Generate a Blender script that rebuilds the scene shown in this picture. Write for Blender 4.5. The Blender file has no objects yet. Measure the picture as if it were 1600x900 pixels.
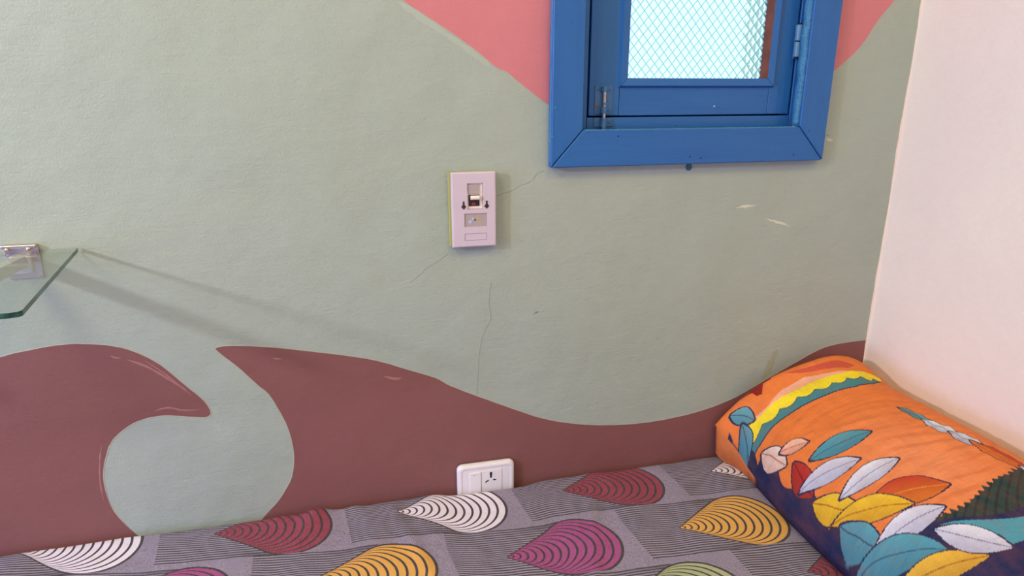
import bpy, bmesh, math, random
import numpy as np
from mathutils import Vector, Matrix, noise
from mathutils.geometry import delaunay_2d_cdt
S = bpy.context.scene
C = S.collection
random.seed(4)
# ---------------------------------------------------------------- camera
F_PX, CAM_D, CAM_H = 1048.0, 1.10, 1.22
PITCH = math.atan2(315, F_PX); YAW = math.radians(13.7)
cam_d = bpy.data.cameras.new('camera'); cam = bpy.data.objects.new('camera', cam_d); C.objects.link(cam)
cam_d.sensor_width = 36.0; cam_d.lens = 36.0*F_PX/1600; cam_d.clip_start = .02
cam.location = (0, -CAM_D, CAM_H)
cam.rotation_euler = (math.pi/2-PITCH, 0, -YAW)
S.camera = cam
# ---------------------------------------------------------------- colour management, sky, lights
S.view_settings.view_transform = 'Standard'; S.view_settings.look = 'None'
S.view_settings.gamma = 1; S.view_settings.use_curve_mapping = False
S.view_settings.exposure = -0.04
def srgb(c):
    return tuple(((v/255)/12.92 if v/255 <= .04045 else ((v/255+.055)/1.055)**2.4) for v in c)
W = bpy.data.worlds.new('sky'); S.world = W; W.use_nodes = True
bg = W.node_tree.nodes['Background']
bg.inputs[0].default_value = (.72, .96, 1.0, 1); bg.inputs[1].default_value = 1.5
def area(name, loc, target, size, watts, col, shape='DISK', size_y=None):
    l = bpy.data.lights.new(name, 'AREA'); l.shape = shape; l.size = size
    if size_y: l.size_y = size_y
    l.energy = watts; l.color = col
    o = bpy.data.objects.new(name, l); C.objects.link(o); o.location = loc
    o.rotation_euler = (Vector(target)-Vector(loc)).to_track_quat('-Z', 'Y').to_euler()
    return o
area('key_lamp', (-2.3, -1.44, 1.905), (0.3, 0, 0.8), 0.15, 39.0, (0.862, 0.877, 1.000))
area('high_left_fill', (-1.3, -1.35, 2.68), (-0.9, -0.1, 1.6), 0.7, 27.8, (1.000, 0.892, 0.459))  # added warm fill for the upper left of the back wall
area('front_blue_fill', (-1.0, -3.1, 1.0), (-0.7, 0, 0.8), 1.6, 11.0, (0.036, 0.218, 1.000), 'RECTANGLE', 1.3)  # added blue fill from the front, no opening for daylight there
area('low_left_blue_fill', (-2.6, -0.9, 0.9), (-0.4, 0, 0.6), 1.0, 39.8, (0.287, 0.400, 1.000), 'RECTANGLE', 0.9)  # added fill that cools the left of the back wall, not a real opening
area('warm_ceiling_fill', (0.5, -1.6, 2.72), (0.6, -1.0, 0), 0.8, 12.0, (1.000, 0.833, 0.050))  # added overhead fill that warms the right side, no fitting modelled
# ---------------------------------------------------------------- helpers
def tag(o, label=None, cat=None, group=None, kind=None):
    if label: o['label'] = label
    if cat: o['category'] = cat
    if group: o['group'] = group
    if kind: o['kind'] = kind
    return o
def empty(name, loc, kind=None):
    o = bpy.data.objects.new(name, None); C.objects.link(o); o.location = loc; o.empty_display_size = .05
    if kind: o['kind'] = kind
    return o
def link(name, me, mats, parent=None, smooth=False):
    o = bpy.data.objects.new(name, me); C.objects.link(o)
    for m in (mats if isinstance(mats, (list, tuple)) else [mats]): me.materials.append(m)
    if parent is not None:
        o.parent = parent
        off = Vector((0, 0, 0)); p = parent
        while p is not None: off += p.location; p = p.parent
        me.transform(Matrix.Translation(-off))        # every builder works in world coordinates
    if smooth:
        for pl in me.polygons: pl.use_smooth = True
    return o
def finish(bm, name, mats, parent=None, smooth=False, bevel=0, seg=2, ang=40):
    bmesh.ops.recalc_face_normals(bm, faces=bm.faces)
    me = bpy.data.meshes.new(name); bm.to_mesh(me); bm.free()
    o = link(name, me, mats, parent, smooth)
    if bevel:
        md = o.modifiers.new('bevel', 'BEVEL'); md.width = bevel; md.segments = seg; md.limit_method = 'ANGLE'
        md.angle_limit = math.radians(ang)
        for pl in me.polygons: pl.use_smooth = True
        wn = o.modifiers.new('normals', 'WEIGHTED_NORMAL'); wn.keep_sharp = False
    return o
def add_box(bm, lo, hi, mat=0):
    vs = [bm.verts.new((x, y, z)) for x in (lo[0], hi[0]) for y in (lo[1], hi[1]) for z in (lo[2], hi[2])]
    for f in ((0,1,3,2), (4,6,7,5), (0,4,5,1), (2,3,7,6), (0,2,6,4), (1,5,7,3)):
        bm.faces.new([vs[i] for i in f]).material_index = mat
def box(name, lo, hi, mat, parent=None, bevel=0, seg=2):
    bm = bmesh.new(); add_box(bm, lo, hi); return finish(bm, name, mat, parent, bevel=bevel, seg=seg)
def prism(bm, pts, y0, y1, holes=None, mat=0):
    """polygon in the x-z plane, extruded from y0 to y1"""
    a = [bm.verts.new((p[0], y0, p[1])) for p in pts]; b = [bm.verts.new((p[0], y1, p[1])) for p in pts]
    bm.faces.new(a).material_index = mat; bm.faces.new(b[::-1]).material_index = mat
    n = len(pts)
    for i in range(n): bm.faces.new([a[i], b[i], b[(i+1) % n], a[(i+1) % n]]).material_index = mat
def add_cyl(bm, p0, p1, r0, r1=None, n=16):
    p0, p1 = Vector(p0), Vector(p1); r1 = r0 if r1 is None else r1
    d = (p1-p0).normalized(); a = d.orthogonal().normalized(); b = d.cross(a)
    A = [bm.verts.new(p0+(a*math.cos(t)+b*math.sin(t))*r0) for t in [2*math.pi*i/n for i in range(n)]]
    B = [bm.verts.new(p1+(a*math.cos(t)+b*math.sin(t))*r1) for t in [2*math.pi*i/n for i in range(n)]]
    bm.faces.new(A[::-1]); bm.faces.new(B)
    for i in range(n): bm.faces.new([A[i], A[(i+1) % n], B[(i+1) % n], B[i]])
def cyl(name, p0, p1, r0, mat, parent=None, r1=None, n=16, bevel=0):
    bm = bmesh.new(); add_cyl(bm, p0, p1, r0, r1, n); return finish(bm, name, mat, parent, bevel=bevel)
def rounded(x0, x1, z0, z1, r, n=5):
    out = []
    for cx, cz, a0 in ((x1-r, z1-r, 0), (x0+r, z1-r, 90), (x0+r, z0+r, 180), (x1-r, z0+r, 270)):
        for k in range(n+1):
            a = math.radians(a0+90*k/n); out.append((cx+r*math.cos(a), cz+r*math.sin(a)))
    return out
def at_wall(x, y, Y=0.0):
    """pixel of the 1600x900 photograph -> the point of the plane y = Y behind it (surveying only)"""
    h = Vector((math.sin(YAW), math.cos(YAW), 0)); r = Vector((math.cos(YAW), -math.sin(YAW), 0)); z = Vector((0, 0, 1))
    d = (h*math.cos(PITCH)-z*math.sin(PITCH))*F_PX + r*(x-800) - (h*math.sin(PITCH)+z*math.cos(PITCH))*(y-450)
    o = Vector((0, -CAM_D, CAM_H)); return o+d*((Y-o.y)/d.y)
def smooth_line(pts, n=6):
    """Catmull-Rom through 2D points"""
    out = []
    P = [pts[0]]+list(pts)+[pts[-1]]
    for i in range(1, len(P)-2):
        for k in range(n):
            t = k/n
            out.append(tuple(.5*((2*P[i][j])+(-P[i-1][j]+P[i+1][j])*t+(2*P[i-1][j]-5*P[i][j]+4*P[i+1][j]-P[i+2][j])*t*t
                       + (-P[i-1][j]+3*P[i][j]-3*P[i+1][j]+P[i+2][j])*t**3) for j in (0, 1)))
    out.append(tuple(pts[-1])); return out
def in_poly(x, y, poly):
    c = False; n = len(poly); j = n-1
    for i in range(n):
        xi, yi = poly[i]; xj, yj = poly[j]
        if (yi > y) != (yj > y) and x < (xj-xi)*(y-yi)/(yj-yi)+xi: c = not c
        j = i
    return c

# ---------------------------------------------------------------- materials
class NT:
    def __init__(s, name):
        s.m = bpy.data.materials.new(name); s.m.use_nodes = True; s.t = s.m.node_tree
        s.b = s.t.nodes['Principled BSDF']; s.out = s.t.nodes['Material Output']
    def n(s, typ, **kw):
        nd = s.t.nodes.new(typ)
        for k, v in kw.items(): setattr(nd, k, v)
        return nd
    def put(s, sock, v):
        if isinstance(v, (int, float)): sock.default_value = v
        elif isinstance(v, tuple): sock.default_value = v if len(v) == len(sock.default_value) else v+(1,)
        elif v is not None: s.t.links.new(v, sock)
    def math(s, op, a, b=None, c=None):
        nd = s.n('ShaderNodeMath', operation=op)
        for i, v in enumerate((a, b, c)):
            if v is not None: s.put(nd.inputs[i], v)
        return nd.outputs[0]
    def mix(s, f, a, b):
        nd = s.n('ShaderNodeMix', data_type='RGBA'); s.put(nd.inputs[0], f); s.put(nd.inputs[6], a); s.put(nd.inputs[7], b)
        return nd.outputs[2]
    def ramp(s, f, a, b):
        nd = s.n('ShaderNodeMapRange'); s.put(nd.inputs[0], f); nd.inputs[1].default_value = a; nd.inputs[2].default_value = b
        nd.interpolation_type = 'SMOOTHSTEP'; return nd.outputs[0]
    def coord(s): return s.n('ShaderNodeTexCoord').outputs['Object']
    def noise(s, scale, detail=3, rough=.5, vec=None, stretch=None):
        v = vec if vec is not None else s.n('ShaderNodeNewGeometry').outputs['Position']
        if stretch:
            mp = s.n('ShaderNodeVectorMath', operation='MULTIPLY'); s.put(mp.inputs[0], v); mp.inputs[1].default_value = stretch; v = mp.outputs[0]
        nd = s.n('ShaderNodeTexNoise'); nd.inputs['Scale'].default_value = scale; nd.inputs['Detail'].default_value = detail
        nd.inputs['Roughness'].default_value = rough; s.put(nd.inputs['Vector'], v); return nd.outputs[0]
    def bump(s, h, strength, dist, prev=None):
        nd = s.n('ShaderNodeBump'); nd.inputs['Strength'].default_value = strength; nd.inputs['Distance'].default_value = dist
        s.put(nd.inputs['Height'], h)
        if prev is not None: s.put(nd.inputs['Normal'], prev)
        return nd.outputs[0]
    def set(s, **kw):
        for k, v in kw.items(): s.put(s.b.inputs[k.replace('_', ' ')], v)
        return s.m
def plain(name, col, rough=.5, metal=0, bump=None, var=.0, spec=.5, scale=40):
    t = NT(name); c = srgb(col)
    base = c
    if var: base = t.mix(t.ramp(t.noise(scale, 4), .3, .7), tuple(v*(1-var) for v in c), tuple(min(1, v*(1+var)) for v in c))
    t.set(Base_Color=base, Roughness=rough, Metallic=metal, Specular_IOR_Level=spec)
    if bump: t.set(Normal=t.bump(t.noise(bump[0], 3), bump[1], bump[2]))
    return t.m
def wall_paint(name, col, col2=None, rough=.55, relief=1.0, spec=.35):
    t = NT(name); c = srgb(col); c2 = srgb(col2 or col)
    big = t.ramp(t.noise(2.3, 3), .35, .65)
    fine = t.ramp(t.noise(90, 4, .6, stretch=(.35, 1, 1.6)), .3, .7)
    b = t.mix(big, c, c2)
    b = t.mix(t.math('MULTIPLY', fine, .10), b, tuple(v*.80 for v in c))
    # roller stipple, brush drags and the slow unevenness of hand-laid plaster
    h1 = t.noise(6.5, 2, .5); h2 = t.noise(34, 4, .6, stretch=(1, 1, 1.3)); h3 = t.noise(330, 3, .6); h4 = t.noise(120, 3, .6, stretch=(.25, 1, 1.6))
    nrm = t.bump(h1, .35*relief, .02); nrm = t.bump(h2, .30*relief, .0040, nrm); nrm = t.bump(h3, .55*relief, .0012, nrm)
    nrm = t.bump(h4, .38*relief, .0014, nrm)
    return t.set(Base_Color=b, Roughness=rough, Specular_IOR_Level=spec, Normal=nrm)
M = {}
M['sage'] = wall_paint('sage_green_paint', (165, 174, 162), (168, 176, 166))
M['mauve'] = wall_paint('mauve_paint', (136, 86, 84), (133, 85, 82), relief=.7)
M['pink'] = wall_paint('pink_paint', (209, 125, 133), (207, 123, 130), relief=.7)
M['white'] = wall_paint('white_paint', (244, 229, 216), (241, 225, 214), rough=.5, relief=.7)
M['ceiling'] = wall_paint('ceiling_paint', (236, 232, 226))
M['rim'] = plain('pale_paint_edge', (176, 174, 158), .5)
M['drag'] = plain('thin_pink_brush_drag', (164, 110, 108), .5)
M['crack'] = plain('hairline_crack', (150, 154, 146), .9)
M['chip'] = plain('pale_chip', (206, 206, 186), .7)
M['scuff'] = plain('grey_scuff', (126, 132, 128), .8)
t = NT('green_damp_stain'); t.set(Base_Color=srgb((158, 162, 132)), Roughness=.8); M['stain'] = t.m
t = NT('terrazzo_floor'); t.set(Base_Color=t.mix(t.ramp(t.noise(60, 4), .45, .55), srgb((150, 140, 128)), srgb((178, 168, 156))), Roughness=.35); M['floor'] = t.m
# glossy old blue enamel with brush drags along x or z, dark grime in pits
def enamel(name, stretch, lumpy=0, col=(35, 95, 164)):
    t = NT(name); c = srgb(col)
    g = t.ramp(t.noise(38, 4, .6, stretch=stretch), .35, .7)
    b = t.mix(t.math('MULTIPLY', g, .35), c, srgb((42, 107, 169)))
    pits = t.ramp(t.noise(150, 2, .5), .735, .76)
    b = t.mix(t.math('MULTIPLY', pits, .8), b, srgb((24, 40, 60)))
    nrm = t.bump(t.noise(150, 3, .6, stretch=stretch), .35, .0016); nrm = t.bump(t.noise(14, 2), .3, .006, nrm)
    if lumpy: nrm = t.bump(t.noise(210, 3, .6), .9*lumpy, .003, nrm)
    return t.set(Base_Color=b, Roughness=.36, Specular_IOR_Level=.45, Normal=nrm)
M['blue_h'] = enamel('blue_enamel_along', (.12, 1, 1))
M['blue_v'] = enamel('blue_enamel_upright', (1, 1, .12))
M['blue_lump'] = enamel('blue_enamel_lumpy', (1, 1, 1), 1, (57, 122, 169))
M['gap'] = plain('dark_joint', (14, 22, 34), .9)  # near-black, for gaps, holes and the hinge pin
M['brownwood'] = plain('bare_brown_wood', (112, 54, 42), .7, bump=(80, .3, .001), var=.25)
M['blue_metal'] = plain('blue_painted_metal', (58, 104, 158), .35, 0, bump=(300, .3, .0008), var=.12)
M['knuckle'] = plain('greyed_blue_hinge_paint', (84, 128, 166), .4, 0, bump=(300, .3, .0008), var=.15)
M['drip'] = plain('dark_teal_paint_drip', (34, 84, 104), .4)
M['bare_metal'] = plain('worn_steel', (190, 180, 170), .3, 1, var=.15, scale=200)
M['rust'] = plain('rusty_edge', (140, 84, 60), .8, var=.3, scale=300)
M['plate'] = plain('pale_pink_plastic', (208, 190, 204), .35)
M['plate_edge'] = plain('cream_plastic_edge', (240, 222, 210), .35)
M['box_side'] = plain('olive_yellow_mounting_box', (168, 168, 96), .5)
M['clear_label'] = plain('grey_label_window', (176, 160, 160), .25)
M['dark'] = plain('dark_recess', (40, 26, 28), .6)
M['red'] = plain('red_marking', (170, 44, 56), .5)
M['toggle'] = plain('white_toggle', (240, 226, 220), .3)
M['screw_dark'] = plain('dark_screw', (66, 54, 52), .5, .5)
M['bluedot'] = plain('pale_blue_sticker', (178, 192, 232), .3)
M['yellowdot'] = plain('yellow_sticker', (196, 176, 96), .4)
M['socket'] = plain('white_socket_plastic', (232, 224, 228), .3)
M['black'] = plain('socket_hole', (12, 12, 14), .8)
M['grey_mark'] = plain('grey_mark', (130, 124, 128), .5)
M['chrome'] = plain('satin_chrome', (214, 196, 190), .28, 1, bump=(60, .1, .0005))
M['arm_metal'] = plain('brushed_aluminium', (206, 208, 206), .42, .25)
M['mattress'] = plain('cream_ticking', (206, 196, 184), .9, bump=(120, .3, .002))
M['bedwood'] = plain('brown_bed_wood', (106, 70, 48), .5, bump=(40, .2, .002), var=.2)
# thin clear glass: the pane of the shelf
t = NT('clear_shelf_glass')
tr = t.n('ShaderNodeBsdfTransparent'); tr.inputs[0].default_value = (.955, .975, .962, 1)
gl = t.n('ShaderNodeBsdfGlossy'); gl.inputs['Roughness'].default_value = .02
lw = t.n('ShaderNodeLayerWeight'); fr = t.n('ShaderNodeMath', operation='MULTIPLY_ADD'); t.t.links.new(t.math('POWER', lw.outputs['Facing'], 4.5), fr.inputs[0]); fr.inputs[1].default_value = .55; fr.inputs[2].default_value = .03
mx = t.n('ShaderNodeMixShader'); t.t.links.new(fr.outputs[0], mx.inputs[0]); t.t.links.new(tr.outputs[0], mx.inputs[1]); t.t.links.new(gl.outputs[0], mx.inputs[2])
t.t.links.new(mx.outputs[0], t.out.inputs[0]); M['glass'] = t.m
t = NT('green_glass_edge'); ed = t.ramp(t.noise(60, 2), .3, .7)
t.set(Base_Color=t.mix(ed, srgb((26, 62, 56)), srgb((62, 112, 100))), Roughness=.12); M['glass_edge'] = t.m
# window glass: pressed diamonds, their refraction lines painted in as teal grooves
t = NT('pressed_diamond_glass'); t.set(Base_Color=srgb((236, 252, 252)), Roughness=.06, Transmission_Weight=1.0, IOR=1.45); M['pane'] = t.m
t = NT('pressed_glass_groove'); t.set(Base_Color=srgb((84, 158, 166)), Roughness=.3, Transmission_Weight=.85, IOR=1.45); M['groove'] = t.m

# ---- printed cotton sheet: rows of fan-shaped drops over a hatched grey ground
def sheet_material():
    t = NT('printed_drop_cotton')
    uv = t.n('ShaderNodeUVMap', uv_map='UVMap').outputs[0]
    sx = t.n('ShaderNodeSeparateXYZ'); t.put(sx.inputs[0], uv); U, V = sx.outputs[0], sx.outputs[1]
    PU, PV, PRE, K, D = .306, .147, .092, .55, .1235
    wob = t.math('MULTIPLY', t.math('SUBTRACT', t.noise(9, 2), .5), .004)
    row = t.math('FLOOR', t.math('DIVIDE', t.math('ADD', V, PV/2), PV))
    vy = t.math('ADD', t.math('SUBTRACT', V, t.math('MULTIPLY', row, PV)), wob)
    odd = t.math('FLOORED_MODULO', row, 2.0)
    uu = t.math('ADD', t.math('SUBTRACT', t.math('SUBTRACT', U, t.math('MULTIPLY', odd, .163)), .046-PRE), wob)
    col = t.math('FLOOR', t.math('DIVIDE', uu, PU))
    lx = t.math('SUBTRACT', uu, t.math('MULTIPLY', col, PU))
    x = t.math('SUBTRACT', lx, PRE)
    y = t.math('ADD', vy, t.math('MULTIPLY', x, .05))
    y2 = t.math('MULTIPLY', y, y); x2 = t.math('MULTIPLY', x, x)
    disc = t.math('SUBTRACT', x2, t.math('MULTIPLY', t.math('ADD', x2, y2), 1-K*K))
    root = t.math('SQRT', t.math('MAXIMUM', disc, 0.0))
    d = t.math('DIVIDE', t.math('SUBTRACT', x, root), 1-K*K)
    inside = t.math('MULTIPLY', t.math('GREATER_THAN', disc, 0.0), t.math('MULTIPLY', t.math('GREATER_THAN', x, 0.0), t.math('LESS_THAN', d, D)))
    # outline: the same cone a little larger
    Ko = K+.012; disco = t.math('SUBTRACT', t.math('POWER', t.math('ADD', x, .003), 2.0), t.math('MULTIPLY', t.math('ADD', t.math('POWER', t.math('ADD', x, .003), 2.0), y2), 1-Ko*Ko))
    do = t.math('DIVIDE', t.math('SUBTRACT', t.math('ADD', x, .003), t.math('SQRT', t.math('MAXIMUM', disco, 0.0))), 1-Ko*Ko)
    outer = t.math('MULTIPLY', t.math('GREATER_THAN', disco, 0.0), t.math('MULTIPLY', t.math('GREATER_THAN', x, -.003), t.math('LESS_THAN', do, D+.0026)))
    fr = t.math('FRACT', t.math('MULTIPLY', t.math('POWER', t.math('DIVIDE', t.math('MAXIMUM', d, 0.0), D), .88), 14.0))
    dist = t.math('ABSOLUTE', t.math('SUBTRACT', fr, .5))
    arc = t.ramp(dist, .345, .375)
    # hatch: every ring runs on to the left of the drop as a pair of lines
    ay = t.math('ABSOLUTE', t.math('ADD', y, t.math('MULTIPLY', t.math('SUBTRACT', t.noise(16, 2, .5, vec=uv), .5), .006)))
    HM = K*D/math.sqrt(1-K*K)*.985
    hn = t.math('FRACT', t.math('MULTIPLY', t.math('POWER', t.math('DIVIDE', ay, HM), .9), 15.0))
    lines = t.ramp(t.math('ABSOLUTE', t.math('SUBTRACT', hn, .5)), .16, .34)
    cot = math.sqrt(1-K*K)/K
    hm = t.math('MULTIPLY', t.math('GREATER_THAN', lx, t.math('ADD', .004, t.math('MULTIPLY', vy, -.12))), t.math('LESS_THAN', x, t.math('MULTIPLY', ay, cot*1.0)))
    hm = t.math('MULTIPLY', hm, t.math('LESS_THAN', ay, .0705))
    # lines crowd and darken close along the upper and lower edge of each block
    lines = t.math('MAXIMUM', lines, t.math('MULTIPLY', t.ramp(ay, .050, .068), t.math('MULTIPLY', t.ramp(lx, .05, .2), .7)))
    # grounds
    sp = t.ramp(t.noise(900, 2, .7), .38, .62); weave = t.noise(420, 2, .6, stretch=(1, .25, 1))
    ground = t.mix(sp, srgb((106, 97, 118)), srgb((160, 148, 176)))
    hatchc = t.mix(lines, srgb((150, 140, 164)), srgb((44, 40, 54)))
    c = t.mix(hm, ground, hatchc)
    white, red, mag, yel, oli = srgb((234, 224, 244)), srgb((142, 34, 66)), srgb((160, 58, 130)), srgb((226, 166, 66)), srgb((168, 176, 132))
    r4 = t.math('FLOORED_MODULO', row, 4.0); ce = t.math('FLOORED_MODULO', col, 2.0)
    # row 0: white/red, row -1 (3): magenta/yellow, row -2 (2): olive/red, row 1: yellow/white
    c0 = t.mix(ce, white, red); c3 = t.mix(ce, mag, yel); c2 = t.mix(ce, red, oli); c1 = t.mix(ce, yel, white)
    dc = t.mix(t.math('COMPARE', r4, 3.0, .1), t.mix(t.math('COMPARE', r4, 2.0, .1), t.mix(t.math('COMPARE', r4, 1.0, .1), c0, c1), c2), c3)
    ink = srgb((44, 32, 40))
    dc = t.mix(t.math('MULTIPLY', sp, .10), dc, srgb((90, 60, 80)))
    dc = t.mix(arc, dc, ink)
    c = t.mix(outer, c, ink); c = t.mix(inside, c, dc)
    c = t.mix(t.math('MULTIPLY', weave, .14), c, srgb((225, 215, 225)))
    nrm = t.bump(t.noise(26, 4, .55), .40, .010); nrm = t.bump(weave, .25, .0008, nrm)
    nrm = t.bump(lines, .12, .0004, nrm)
    return t.set(Base_Color=c, Roughness=.85, Specular_IOR_Level=.2, Normal=nrm)
M['sheet'] = sheet_material()
# ---- pillowcase print: colours stored on the mesh, cloth grain here
t = NT('printed_pillow_cotton')
vc = t.n('ShaderNodeVertexColor', layer_name='print').outputs[0]
g = t.ramp(t.noise(60, 5, .65, stretch=(1, .30, .6)), .3, .75)
c = t.mix(t.math('MULTIPLY', g, .22), vc, srgb((150, 80, 50)))
nrm = t.bump(t.noise(60, 4, .6, stretch=(.35, 1, .5)), .5, .0075); nrm = t.bump(t.noise(900, 2), .2, .0006, nrm); nrm = t.bump(t.noise(17, 2), .25, .012, nrm)
M['pillow'] = t.set(Base_Color=c, Roughness=.72, Specular_IOR_Level=.25, Normal=nrm)

# ================================================================ THE SETTING
XR, XL, YF, ZC = 1.034, -2.70, -3.2, 2.80
A = lambda pts: [(at_wall(*p).x, at_wall(*p).z) for p in pts]
pink_l = smooth_line([(560,-52),(600,-22),(628,0),(645,12),(680,35),(720,62),(750,85),(775,106),(791,113),(820,137),(850,159),(900,190)], 4)
pink_r = smooth_line([(1240,160),(1307,108),(1345,72),(1372,32),(1398,0),(1430,-48)], 4)
pink = A(pink_l)+[(at_wall(1060,235).x, at_wall(1060,235).z)]+A(pink_r)
pink = pink[:-1]+[A(pink_r)[-1], (XR-.05, 1.62), (XR-.10, 2.3), (-.6, 2.3), (-.35, 1.62)]
left_wave_px = smooth_line([(-1500,690),(-1200,560),(-900,600),(-620,760),(-420,800),(-290,735),(-190,650),(-90,588),(0,558),(40,548),(90,539),(130,537),(175,540),(210,549),(240,563),(262,578),(290,602),(308,616),(320,627),(328,639),(329,648),(321,652.5),(300,652),(270,650),(245,651),(215,659),(190,675),(174,692),(165,718),(162,745),(168,775),(180,800),(205,828),(236,850),(280,872)], 4)
left_wave = A(left_wave_px)
LW = left_wave+[(left_wave[-1][0], .30), (left_wave[0][0], .30)]
right_wave_px = smooth_line([(300,880),(380,838),(424,795),(438,778),(449,760),(456,745),(459,722),(458,700),(450,670),(435,640),(420,617),(400,600),(370,573),(338,548),(342,542),(365,540),(420,542),(480,548),(560,558),(600,566),(640,578),(680,590),(705,603),(750,620),(800,638),(850,654),(900,662),(950,664),(1000,661),(1050,653),(1100,640),(1150,620),(1205,588),(1240,568),(1280,546),(1310,537),(1347,532)], 4)
right_wave = A(right_wave_px)
right_wave[-1] = (XR, right_wave[-1][1])
RW = right_wave+[(XR, .30), (right_wave[0][0], .30)]
random.seed(8)
white_lap = [(XR, 2.3)]+[(XR-.0035+.0012*math.sin(i*.5)+.0008*random.uniform(-1, 1), 2.3-1.75*i/70) for i in range(71)]+[(XR, .55)]
HX0, HX1, HZ0, HZ1 = .372, .808, 1.140, 1.80           # the hole for the window
def back_wall():
    # one continuous plaster face; painted fields are cut into it, each with its own paint
    vs, es = [], []
    def chain(pts, closed=True):
        b = len(vs); vs.extend([Vector(p) for p in pts])
        for i in range(len(pts)-(0 if closed else 1)): es.append((b+i, b+(i+1) % len(pts)))
    chain([(XL, 0), (XR, 0), (XR, ZC), (XL, ZC)])
    for p in (pink, LW, RW, white_lap): chain(p)
    chain([(HX0, HZ0), (HX1, HZ0), (HX1, HZ1), (HX0, HZ1)])
    V, E, Fc, *_ = delaunay_2d_cdt(vs, es, [], 0, 1e-6)
    bm = bmesh.new(); bv = [bm.verts.new((v.x, 0, v.y)) for v in V]
    for f in Fc:
        cx = sum(V[i].x for i in f)/3; cz = sum(V[i].y for i in f)/3
        if HX0 < cx < HX1 and HZ0 < cz < HZ1: continue
        if not (XL <= cx <= XR and 0 <= cz <= ZC): continue
        fc = bm.faces.new([bv[i] for i in f])
        fc.material_index = 3 if in_poly(cx, cz, white_lap) else 1 if (in_poly(cx, cz, LW) or in_poly(cx, cz, RW)) else 2 if in_poly(cx, cz, pink) else 0
    for v in [v for v in bm.verts if not v.link_faces]: bm.verts.remove(v)
    bmesh.ops.recalc_face_normals(bm, faces=bm.faces)
    if sum(f.normal.y for f in bm.faces) > 0: bmesh.ops.reverse_faces(bm, faces=bm.faces)
    me = bpy.data.meshes.new('wall_back'); bm.to_mesh(me); bm.free()
    o = link('wall_back', me, [M['sage'], M['mauve'], M['pink'], M['white']]); tag(o, kind='structure')
    return o
wb = back_wall()
bm = bmesh.new()                                        # the masonry behind the plaster, with the window's reveal
for lo, hi in (((XL-.15, .001, 0), (HX0, .17, ZC)), ((HX1, .001, 0), (XR+.15, .17, ZC)), ((HX0, .001, 0), (HX1, .17, HZ0)), ((HX0, .001, HZ1), (HX1, .17, ZC))):
    add_box(bm, lo, hi)
finish(bm, 'masonry', M['ceiling'], wb)
# right wall: plaster skin with a slight waver
bm = bmesh.new(); n1, n2 = 60, 50; g = []
for i in range(n1+1):
    for j in range(n2+1):
        y = YF*(i/n1)**1.6; z = ZC*j/n2
        g.append(bm.verts.new((XR+.0025*noise.noise(Vector((y*2.2, z*2.2, 3)))*(1 if i else 0), y, z)))
for i in range(n1):
    for j in range(n2): bm.faces.new([g[i*(n2+1)+j], g[(i+1)*(n2+1)+j], g[(i+1)*(n2+1)+j+1], g[i*(n2+1)+j+1]])
ow = finish(bm, 'wall_right', M['white'], smooth=True); tag(ow, kind='structure')
box('masonry', (XR+.006, YF, 0), (XR+.15, 0, ZC), M['ceiling'], ow)
tag(box('wall_left', (XL-.15, YF, 0), (XL, 0, ZC), M['ceiling']), kind='structure')
tag(box('wall_front', (XL-.15, YF-.15, 0), (XR+.15, YF, ZC), M['ceiling']), kind='structure')
tag(box('floor', (XL-.15, YF-.15, -.1), (XR+.15, .17, 0), M['floor']), kind='structure')
tag(box('ceiling', (XL-.15, YF-.15, ZC), (XR+.15, .17, ZC+.1), M['ceiling']), kind='structure')

# marks on the paint: ridges where two paints meet, brush drags, cracks, chips - thin relief on the plaster
def ribbon(name, px, w, mat, h=.0005, taper=True, jitter=0, seed=1, n=4, raw=None):
    rnd = random.Random(seed); P = raw if raw else A(smooth_line(px, n) if n > 1 else px)
    if jitter: P = [(x+rnd.uniform(-1, 1)*jitter, z+rnd.uniform(-1, 1)*jitter) for x, z in P]
    bm = bmesh.new(); prev = None; N = len(P)
    for i, (x, z) in enumerate(P):
        a = P[max(0, i-1)]; b = P[min(N-1, i+1)]; dx, dz = b[0]-a[0], b[1]-a[1]; L = math.hypot(dx, dz) or 1
        k = w/2*(min(1, i/3, (N-1-i)/3)+.12 if taper else 1)*rnd.uniform(.65, 1.25)
        nx, nz = -dz/L*k, dx/L*k
        cur = [bm.verts.new((x+nx, -.00015, z+nz)), bm.verts.new((x, -h, z)), bm.verts.new((x-nx, -.00015, z-nz))]
        if prev:
            bm.faces.new([prev[0], cur[0], cur[1], prev[1]]); bm.faces.new([prev[1], cur[1], cur[2], prev[2]])
        prev = cur
    bmesh.ops.recalc_face_normals(bm, faces=bm.faces)
    o = finish(bm, name, mat, wb, smooth=True); return o
ribbon('paint_ridge', None, .0016, M['rim'], raw=left_wave[8:-8], h=.0007)
ribbon('paint_ridge', None, .0015, M['rim'], raw=right_wave[8:], h=.0007, seed=2)
ribbon('paint_ridge', None, .0016, M['rim'], raw=A(pink_l)[6:42], h=.0007, seed=3)
M['sage_light'] = plain('lighter_sage_touch_up', (171, 180, 169), .5)
ribbon('touch_up_stroke', [(622,2),(645,18),(680,42),(715,66),(745,88),(768,106)], .009, M['sage_light'], h=.0003, seed=21)
ribbon('brush_drag', [(172,556),(180,559),(190,560)], .003, M['drag'])
ribbon('brush_drag', [(198,562),(225,571),(250,584),(272,598),(292,609)], .0032, M['drag'], seed=5)
ribbon('brush_drag', [(225,563),(255,582),(280,602),(300,618)], .0022, M['drag'], seed=6)
ribbon('brush_drag', [(240,643),(262,637),(285,641),(312,640)], .0035, M['drag'], seed=7)
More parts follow.
